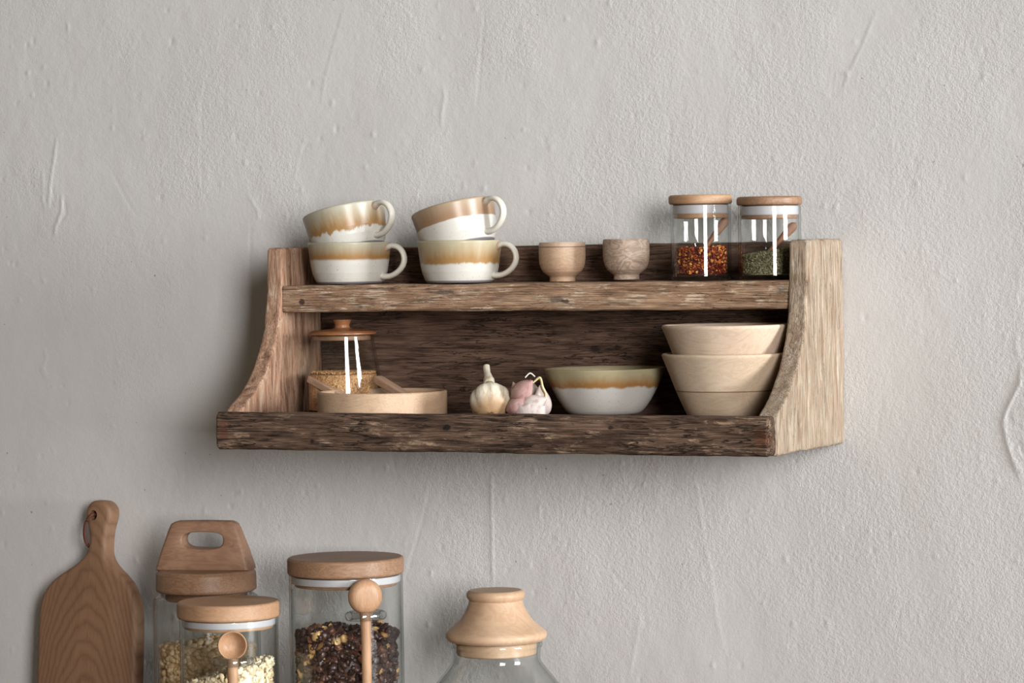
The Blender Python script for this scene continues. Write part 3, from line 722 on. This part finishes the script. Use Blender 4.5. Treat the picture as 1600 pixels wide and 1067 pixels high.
def wood_bowl(dz, label, mat, rim_y):
    rb = uw.r(101.5); zr = uw.z(551)
    q = lambda w, y: (uw.r(w), uw.z(y))
    o = [(0,0),(uw.r(54),0),(uw.r(57.5),.001)]+smoothp([q(60,653),q(67,640),q(80,610),(uw.r(92),uw.z(578)),(rb-.0006,zr-.004)], 2)+[(rb,zr-.002),(rb-.0005,zr-.0006),(rb-.0018,zr),(rb-.0045,zr),(rb-.0060,zr-.001)]
    o += [(rb-.0080,zr-.007),(uw.r(81),uw.z(583)),(uw.r(73),uw.z(598)),(uw.r(64),.0302),(uw.r(60),.0290),(0,.0285)]
    V, Fc = lathe(o, 110, .0004, 12, dz*90)
    b = obj('wooden_bowl', V, Fc, mat, None, angle=50, loc=uw.loc+Vector((0,0,dz)))
    tag(b, label, 'bowl', 'stacked wooden bowls'); return b
GL = smooth_wood('glued_bowl_wood', 'X', lin(244,218,186), lin(226,192,154), 11, 6, .3, .6, 15)
def seam(mat, z, dark, lower):
    t = mat.node_tree; b = t.nodes['Principled BSDF']; src = b.inputs['Base Color'].links[0].from_socket
    c = t.nodes.new('ShaderNodeTexCoord'); s = t.nodes.new('ShaderNodeSeparateXYZ'); t.links.new(c.outputs['Object'], s.inputs[0])
    m = t.nodes.new('ShaderNodeMath'); m.operation = 'COMPARE'; t.links.new(s.outputs[2], m.inputs[0]); m.inputs[1].default_value = z; m.inputs[2].default_value = .0006
    l = t.nodes.new('ShaderNodeMath'); l.operation = 'LESS_THAN'; t.links.new(s.outputs[2], l.inputs[0]); l.inputs[1].default_value = z
    x = t.nodes.new('ShaderNodeMix'); x.data_type = 'RGBA'; x.blend_type = 'MULTIPLY'; t.links.new(l.outputs[0], x.inputs[0]); t.links.new(src, x.inputs[6]); x.inputs[7].default_value = (*lower, 1)
    y = t.nodes.new('ShaderNodeMix'); y.data_type = 'RGBA'; t.links.new(m.outputs[0], y.inputs[0]); t.links.new(x.outputs[2], y.inputs[6]); y.inputs[7].default_value = (*dark, 1)
    t.links.new(y.outputs[2], b.inputs['Base Color'])
seam(GL, uw.z(609), lin(130,100,76), (.88,.87,.85)); seam(EGGW, .0388, lin(126,98,80), (1.0,.95,.88))
wood_bowl(0, 'lower pale wooden bowl of the stack, with a glue line below its middle', GL, 551)
wood_bowl(uw.z(506)-uw.z(550.5), 'upper pale wooden bowl nested in the stack by the right side panel', BOWLW, 506)

# ---------------------------------------------------------------- things on the worktop
Z0 = WT+.0006
# hexagon-looking jar with handle lid
uh = Up(322, 900, .092, Z0); Rg = uh.r(83.5)
hj = thing('storage_jar', 'glass jar of chickpeas whose wooden lid has a slotted carrying handle', 'jar', uh.loc, (0,0,0), 'glass storage jars on the worktop')
zs = uh.z(923)
V, Fc = lathe(jar_glass(uh, Rg, zs, .0028, .005, [(Rg-.0006,uh.z(938)),(Rg-.003,uh.z(931)),(Rg-.007,uh.z(927)),(Rg-.0095,uh.z(924.5)),(Rg-.0095,zs)]), 96); obj('glass_body', V, Fc, GLASS, hj, angle=50)
lr = uh.r(78.5); zl0 = zs+.0003; zl1 = uh.z(889)
V, Fc = lathe([(0,zl0),(lr-.003,zl0),(lr-.0006,zl0+.0015),(lr,zl0+.004),(lr-.0006,zl1-.004),(lr-.003,zl1-.0008),(lr-.005,zl1),(0,zl1+.0005)], 96, .0004, 8, 2)
hl = obj('lid', V, Fc, MANGO2, hj, angle=50)
V, Fc = lathe(wood_disc(lr-.011, zl0-.010, zl0+.0002, .001), 72); obj('plug', V, Fc, MANGO2, hl)
# handle: rounded trapezoid slab with a slot
def slab(outer, inner, th0, th1, z0, z1):
    n = len(outer); assert n == len(inner); V, Fc = [], []
    def lay(P, s, ins=0):
        return [(x, s*(th0+(th1-th0)*(z-z0)/(z1-z0)-ins), z) for x, z in P]
    def shrink(P, e):
        c = Vector((sum(p[0] for p in P)/n, sum(p[1] for p in P)/n)); out = []
        for i in range(n):
            a, b = Vector(P[i-1]), Vector(P[(i+1) % n]); t = (b-a).normalized(); nr = Vector((t.y, -t.x)); out.append(tuple(Vector(P[i])-nr*e))
        return out
    loops = [lay(shrink(outer, .0035), 1), lay(shrink(outer, .001), 1, .0010), lay(outer, 1, .0035), lay(outer, -1, .0035), lay(shrink(outer, .001), -1, .0010), lay(shrink(outer, .0035), -1)]
    loops += [lay(shrink(inner, -.0025), -1), lay(shrink(inner, -.0006), -1, .0008), lay(inner, -1, .0025), lay(inner, 1, .0025), lay(shrink(inner, -.0006), 1, .0008), lay(shrink(inner, -.0025), 1)]
    for l in loops: V += l
    m = len(loops)
    for i in range(m):
        for k in range(n): Fc.append((i*n+k, ((i+1) % m)*n+k, ((i+1) % m)*n+(k+1) % n, i*n+(k+1) % n))
    return V, Fc
def resample(P, n, start=0):
    P = [Vector(p) for p in P]; P.append(P[0]); L = [0]
    for a, b in zip(P, P[1:]): L.append(L[-1]+(b-a).length)
    out = []
    for i in range(n):
        s = L[-1]*((i/n+start) % 1); j = max(k for k in range(len(L)-1) if L[k] <= s+1e-12)
        t = (s-L[j])/max(L[j+1]-L[j], 1e-9); out.append(tuple(P[j].lerp(P[j+1], t)))
    return out
def angle_order(P, c, n):
    """n points of closed outline P at even angles about c, so that two outlines pair up"""
    D = resample(P, 1200); A = sorted((math.atan2(p[1]-c[1], p[0]-c[0]), p) for p in D); out = []
    for i in range(n):
        a = -PI+2*PI*(i+.5)/n; out.append(min(A, key=lambda q: abs(q[0]-a))[1])
    return out
hw = lambda w: uh.r(w)/cos(R(10))
zb, zt_ = zl1-.0005, uh.z(813)
o4 = [(-hw(74),zb),(hw(74),zb),(hw(73.5),zb+.004),(hw(66),uh.z(858)),(hw(56),uh.z(828)),(hw(52),uh.z(818)),(hw(44),uh.z(813.5)),(hw(0),uh.z(812.8)),(-hw(44),uh.z(813.5)),(-hw(52),uh.z(818)),(-hw(56),uh.z(828)),(-hw(66),uh.z(858)),(-hw(73.5),zb+.004)]
sl0 = []; cz = uh.z(843); sh = uh.r(13); sw = hw(32.5)
for k in range(40):
    a = 2*PI*k/40; c, s = cos(a), sin(a); sl0.append((math.copysign(abs(c)**.62, c)*sw, cz+math.copysign(abs(s)**.75, s)*sh))
cc = (0, cz); V, Fc = slab(angle_order(o4, cc, 120), angle_order(sl0, cc, 120), .0190, .0095, zb, zt_)
hd = obj('lid_handle', V, Fc, MANGO_D, hl, angle=50); hd.rotation_euler.z = uh.az-R(17)
hh = uh.z(1003)
filling('dried_chickpeas', uh.loc, Rg-.0032, .0056, lambda x, y: hh-.10*abs(x+.01)+.004*mn.noise(Vector((x*30, y*30, 2))), 2100, (.0038,.0047), (1,.92,.9), PEAS, BLOB[:2], 'beige dried chickpeas inside the jar with handle lid', 'chickpeas', 2.0, .2, core_col=(.2,.13,.07))
# jar in front
uf = Up(357, 950, .205, Z0)
fj, Rf = jar('storage_jar', 'smaller glass jar of pale oats with a wooden scoop hung on its front', uf, 80.5, (938.5,963.5), 77, (965.5,975.5), 980, 70, MANGO, 'glass storage jars on the worktop')
hf = uf.z(1040)
filling('rolled_oats', uf.loc, Rf-.0024, .0045, lambda x, y: hf+.26*(x*.9+y*.43)-.004+.005*mn.noise(Vector((x*50, y*50, 9)))-.10*max(0,-x), 2600, (.0034,.0050), (1,.8,.3), OATS, FLAKE, 'pale oat flakes inside the smaller glass jar', 'oats', 2.0, .4, core_col=(.4,.3,.18))
# big jar
uj = Up(540, 890, .125, Z0)
bj, Rj = jar('storage_jar', 'wide glass jar of raisins and nuts with flat wooden lid', uj, 91.2, (869.5,895.5), 89.3, (898,908.5), 914, 80, MANGO2, 'glass storage jars on the worktop', rotz=.5)
hj_ = uj.z(987)
filling('dried_fruit_mix', uj.loc, Rj-.0024, .0045, lambda x, y: hj_+.012*mn.noise(Vector((x*30+4, y*30, 3)))-.05*abs(x*.9+y*.43)+.003, 2300, (.0048,.0072), (1,.75,.65), RAISIN, WRINK, 'dark raisins and nut pieces inside the wide jar', 'dried fruit', 2.0, .2, core_col=(.012,.006,.004))
# hanging scoops with their glass hooks
def scoop(u, Rg, j, az, yc, wb, yr, label, concave):
    out = Vector((sin(az), -cos(az), 0)); tan = Vector((cos(az), sin(az), 0))
    zc = u.z(yc); zr = u.z(yr); rb = wb
    hook = thing
    V, Fc = [], []
    n, m = 40, 12; a_, b_, c_ = .0200, .0125, .0040   # open glass ring fused to the jar
    rings = []
    for i in range(n):
        t = 2*PI*i/n; c = Vector((a_*cos(t), b_*sin(t), 0)); nr = Vector((b_*cos(t), a_*sin(t), 0)).normalized()
        rings.append([c+nr*(c_*cos(2*PI*k/m))+Vector((0,0,c_*1.25*sin(2*PI*k/m))) for k in range(m)])
    rings.append(rings[0]); V, Fc = loft(rings, False)
    h = obj('spoon_hook', V, Fc, GLASS_T, j); h.location = out*(Rg+b_-.0035)+Vector((0,0,zr)); h.rotation_euler.z = az; h['label'] = 'clear glass hook'
    s = thing('wooden_scoop', label, 'spoon', u.loc+out*(Rg+b_-.0035), (0,0,az), 'wooden scoops hung on the jars')
    # bowl: axis towards -y (outwards)
    if concave: pr = [(0,.0085),(rb*.55,.0072),(rb*.86,.0035),(rb,-.0015),(rb*.985,-.0032),(rb*.93,-.0036),(rb*.86,-.0022),(rb*.70,.0018),(rb*.45,.0046),(0,.0056)]
    else: pr = [(0,-.0086),(rb*.55,-.0080),(rb*.80,-.0062),(rb*.95,-.0030),(rb,.0006),(rb*.99,.0036),(rb*.93,.0040),(rb*.85,.0025),(rb*.6,-.002),(0,-.0045)]
    V, Fc = lathe(smoothp(pr, 1), 64); V = [(x, z, y) for x, y, z in V]; Fc = [tuple(reversed(f)) for f in Fc]
    b = obj('scoop_bowl', V, Fc, SPOONW, s, angle=60); b.location = (0, 0, zc)
    L = spline([(0,.002,zc-rb*.93),(0,.001,zr-.006),(0,0,zr-.03),(0,0,zr-.075),(0,.0,zr-.082)], 6)
    V, Fc = tube(L, .0056, .0048, 16, (1,0,0), radf=lambda t: (1.25-.45*t) if t < .4 else 1.07-.1*t); obj('handle', V, Fc, SPOONW, s)
scoop(uj, Rj, bj, uj.az+R(17), 922, uj.r(27), 951, 'wooden scoop showing its round back, hung on the raisin jar', False)
scoop(uf, Rf, fj, uf.az+R(3), 997, uf.r(22.5), 1022, 'wooden scoop showing its hollow, hung on the oat jar', True)
# bottle with turned stopper
uo = Up(775.5, 1000, .125, Z0); q = lambda w, y: (uo.r(w), uo.z(y))
bo = thing('glass_bottle', 'round shouldered clear glass bottle with a flared turned wooden stopper', 'bottle', uo.loc)
ol = smoothp([q(68.5,1020),q(68.5,1030),q(71,1036),q(82,1050),q(96,1067),q(112,1090),(uo.r(122),uo.z(1118)),(uo.r(122),.02)], 2)
og = [(0,0),(uo.r(112),0),(uo.r(118),.003),(uo.r(122),.01)]+list(reversed(ol))+[q(69,1012),q(71.5,1010),q(72.5,1006.5),q(71.5,1003),q(69.5,1001.5)]
og = [(r, min(z, uo.z(1001.5))) for r, z in og]
ig = [(max(r-.0028, .001), z) for r, z in reversed(og[3:])]; ig[-1] = (uo.r(116), .008)
V, Fc = lathe(og+ig+[(0,.006)], 110); obj('glass_body', V, Fc, GLASS, bo, angle=55)
st = [(0,uo.z(1022)),(uo.r(61),uo.z(1022)),(uo.r(62.8),uo.z(1020)),(uo.r(62.8),uo.z(1001)),q(66,1000.8),q(72,1000.4)]
st += smoothp([q(74,1000),q(79.5,995),q(79,987),q(70,980),q(58,970),q(49,957),q(44,946),q(42,938.5)], 2)
st += [q(41.5,937.5),q(43,936),q(45.5,932),q(45.8,928),q(44,923.5),q(40,921.5),(0,uo.z(921))]
V, Fc = lathe(st, 96); sto = obj('stopper', V, Fc, STOPW, bo, angle=50)
# chopping board leaning on the wall
BT, BL = .0125, .34
bt = at(148, 781, .019)                     # top of the board
lean = math.asin(.028/BL); Hh = bt.z-Z0; LB = Hh/cos(lean)
half = [(0,.0030),(.0006,.0070),(.0022,.0112),(.0055,.0150),(.0105,.0178),(.017,.0185),(.025,.0170),(.034,.0140),(.046,.0122),(.057,.0126),(.066,.0150),(.074,.0205),(.082,.0300),(.091,.0435),(.100,.0545),(.112,.0630),(.126,.0685),(.145,.0708),(LB*.75,.0712),(LB-.012,.0705),(LB-.003,.0670),(LB,.0600)]
half = smoothp(half, 1)
off = lambda s: .0125*(1-max(0, min(1, (s-.045)/.075))**2*(3-2*max(0, min(1, (s-.045)/.075))))        # the handle sits a little off centre
outl = [(w+off(s), -s) for s, w in half]+[(-w+off(s), -s) for s, w in reversed(half)]
hole = [(.0065+.0052*cos(2*PI*k/30), -.0185+.0062*sin(2*PI*k/30)) for k in range(30)]
# outline ring around the hole: loft from hole to head to full outline
m_ = 160
def board_mesh():
    O = outl[::-1]; O = resample(O, m_*2)
    n = len(O); V, Fc = [], []
    def ins(P, e):
        r = []
        for i in range(n):
            t = (Vector(P[(i+1) % n])-Vector(P[i-1])).normalized(); nr = Vector((t.y, -t.x)); r.append(tuple(Vector(P[i])-nr*e))
        return r
    area = sum(O[i-1][0]*O[i][1]-O[i][0]*O[i-1][1] for i in range(n)); sg = 1 if area > 0 else -1
    lay = []
    for e, y in ((.006,-BT),(.0035,-BT+.0006),(.0015,-BT+.002),(.0003,-BT+.0045),(0,-BT*.3),(0,BT*.3),(.0003,BT-.0045),(.0015,BT-.002),(.0035,BT-.0006),(.006,BT)):
        lay.append([(x, y, z) for x, z in ins(O, e*sg)])
    V, Fc = loft(lay, True); return V, Fc
V, Fc = board_mesh()
cbm = NT('chopping_board_wood'); x, y, z = cbm.sep(cbm.co()); wv = cbm.noise(cbm.co((1,1,.5)), 26, 3)
xx = cbm.math('MULTIPLY', cbm.math('MULTIPLY', x, x), 34.)
ff = cbm.math('ADD', cbm.math('ADD', z, xx), cbm.math('MULTIPLY', wv, .045))
tri = cbm.math('ABSOLUTE', cbm.math('SUBTRACT', cbm.math('MULTIPLY', cbm.math('FRACT', cbm.math('MULTIPLY', ff, 46.)), 2.), 1.))
cA = cbm.mix(cbm.math('MULTIPLY', cbm.math('POWER', tri, 2.2), .6), lin(140,108,84), lin(108,80,60))
nf = cbm.noise(cbm.co((14,14,1)), 70, 3); cA = cbm.mix(cbm.rng(nf, .52, .7, 0, .5), cA, lin(110,74,50)); cbm.bump(nf, .1, .0006)
cbm.set(Base_Color=cA, Roughness=.55, Specular_IOR_Level=.3)
board = thing('chopping_board', 'brown wooden paddle chopping board leaning on the wall', 'chopping board', (bt.x, bt.y, bt.z), (-lean, 0, 0))
bo_ = obj('board', V, Fc, cbm.m, board, angle=50)
cut = obj('cutter', *loft([[(x, y, z) for x, z in hole] for y in (.05, -.05)]), None, board); bpy.context.view_layer.update()
md = bo_.modifiers.new('hole', 'BOOLEAN'); md.operation = 'DIFFERENCE'; md.object = cut; md.solver = 'EXACT'
dg = bpy.context.evaluated_depsgraph_get(); nm = bpy.data.meshes.new_from_object(bo_.evaluated_get(dg)); bo_.modifiers.clear(); bo_.data = nm; nm.name = 'board'
nm.shade_smooth(); nm.set_sharp_from_angle(angle=R(50)); bpy.data.objects.remove(cut)
cp = spline([(.0065,.006,-.0185),(.0062,-.004,-.0175),(.0050,-.0138,-.0185),(-.0015,-.0150,-.026),(-.0045,-.0143,-.040),(-.0022,-.0120,-.053),(-.0018,0,-.058),(.001,.0135,-.05),(.0065,.0137,-.03),(.0065,.006,-.0185)], 7)
V, Fc = tube(cp, .0021, .0015, 10); obj('hanging_cord', V, Fc, CORD, board)['label'] = 'reddish leather hanging cord'

# ---------------------------------------------------------------- light
def window_light(name, az, el, dist, w, h, power, col, aim, spread):
    c = Vector((.30, -.1, OZ+.05)); d = Vector((sin(az)*cos(el), -cos(az)*cos(el), sin(el)))
    l = bpy.data.lights.new(name, 'AREA'); l.shape = 'RECTANGLE'; l.size = w; l.size_y = h; l.energy = power; l.color = col
    o = bpy.data.objects.new(name, l); COL.objects.link(o); o.location = c+d*dist
    o.rotation_euler = (Vector(aim)-o.location).to_track_quat('-Z', 'Y').to_euler(); l.spread = R(spread)
    return o
window_light('window_daylight', R(41), R(10.5), 6., 1.35, 2.6, 20.6, (1, .97, .955), (.20, 0, OZ+.42), 39)
window_light('window_daylight_side', R(83), R(7), 10., 2.2, 3.6, 175, (.95, .985, 1), (.2, -.1, OZ+.25), 60)
wd = bpy.data.worlds.new('room'); SC.world = wd; wd.use_nodes = True
bg = wd.node_tree.nodes['Background']; bg.inputs[0].default_value = (1, .86, .64, 1); bg.inputs[1].default_value = .115
vs = SC.view_settings; vs.view_transform = 'Standard'; vs.look = 'None'; vs.gamma = 1; vs.use_curve_mapping = False; vs.exposure = 0
SC.cycles.max_bounces = 10; SC.cycles.transparent_max_bounces = 24; SC.cycles.caustics_reflective = False
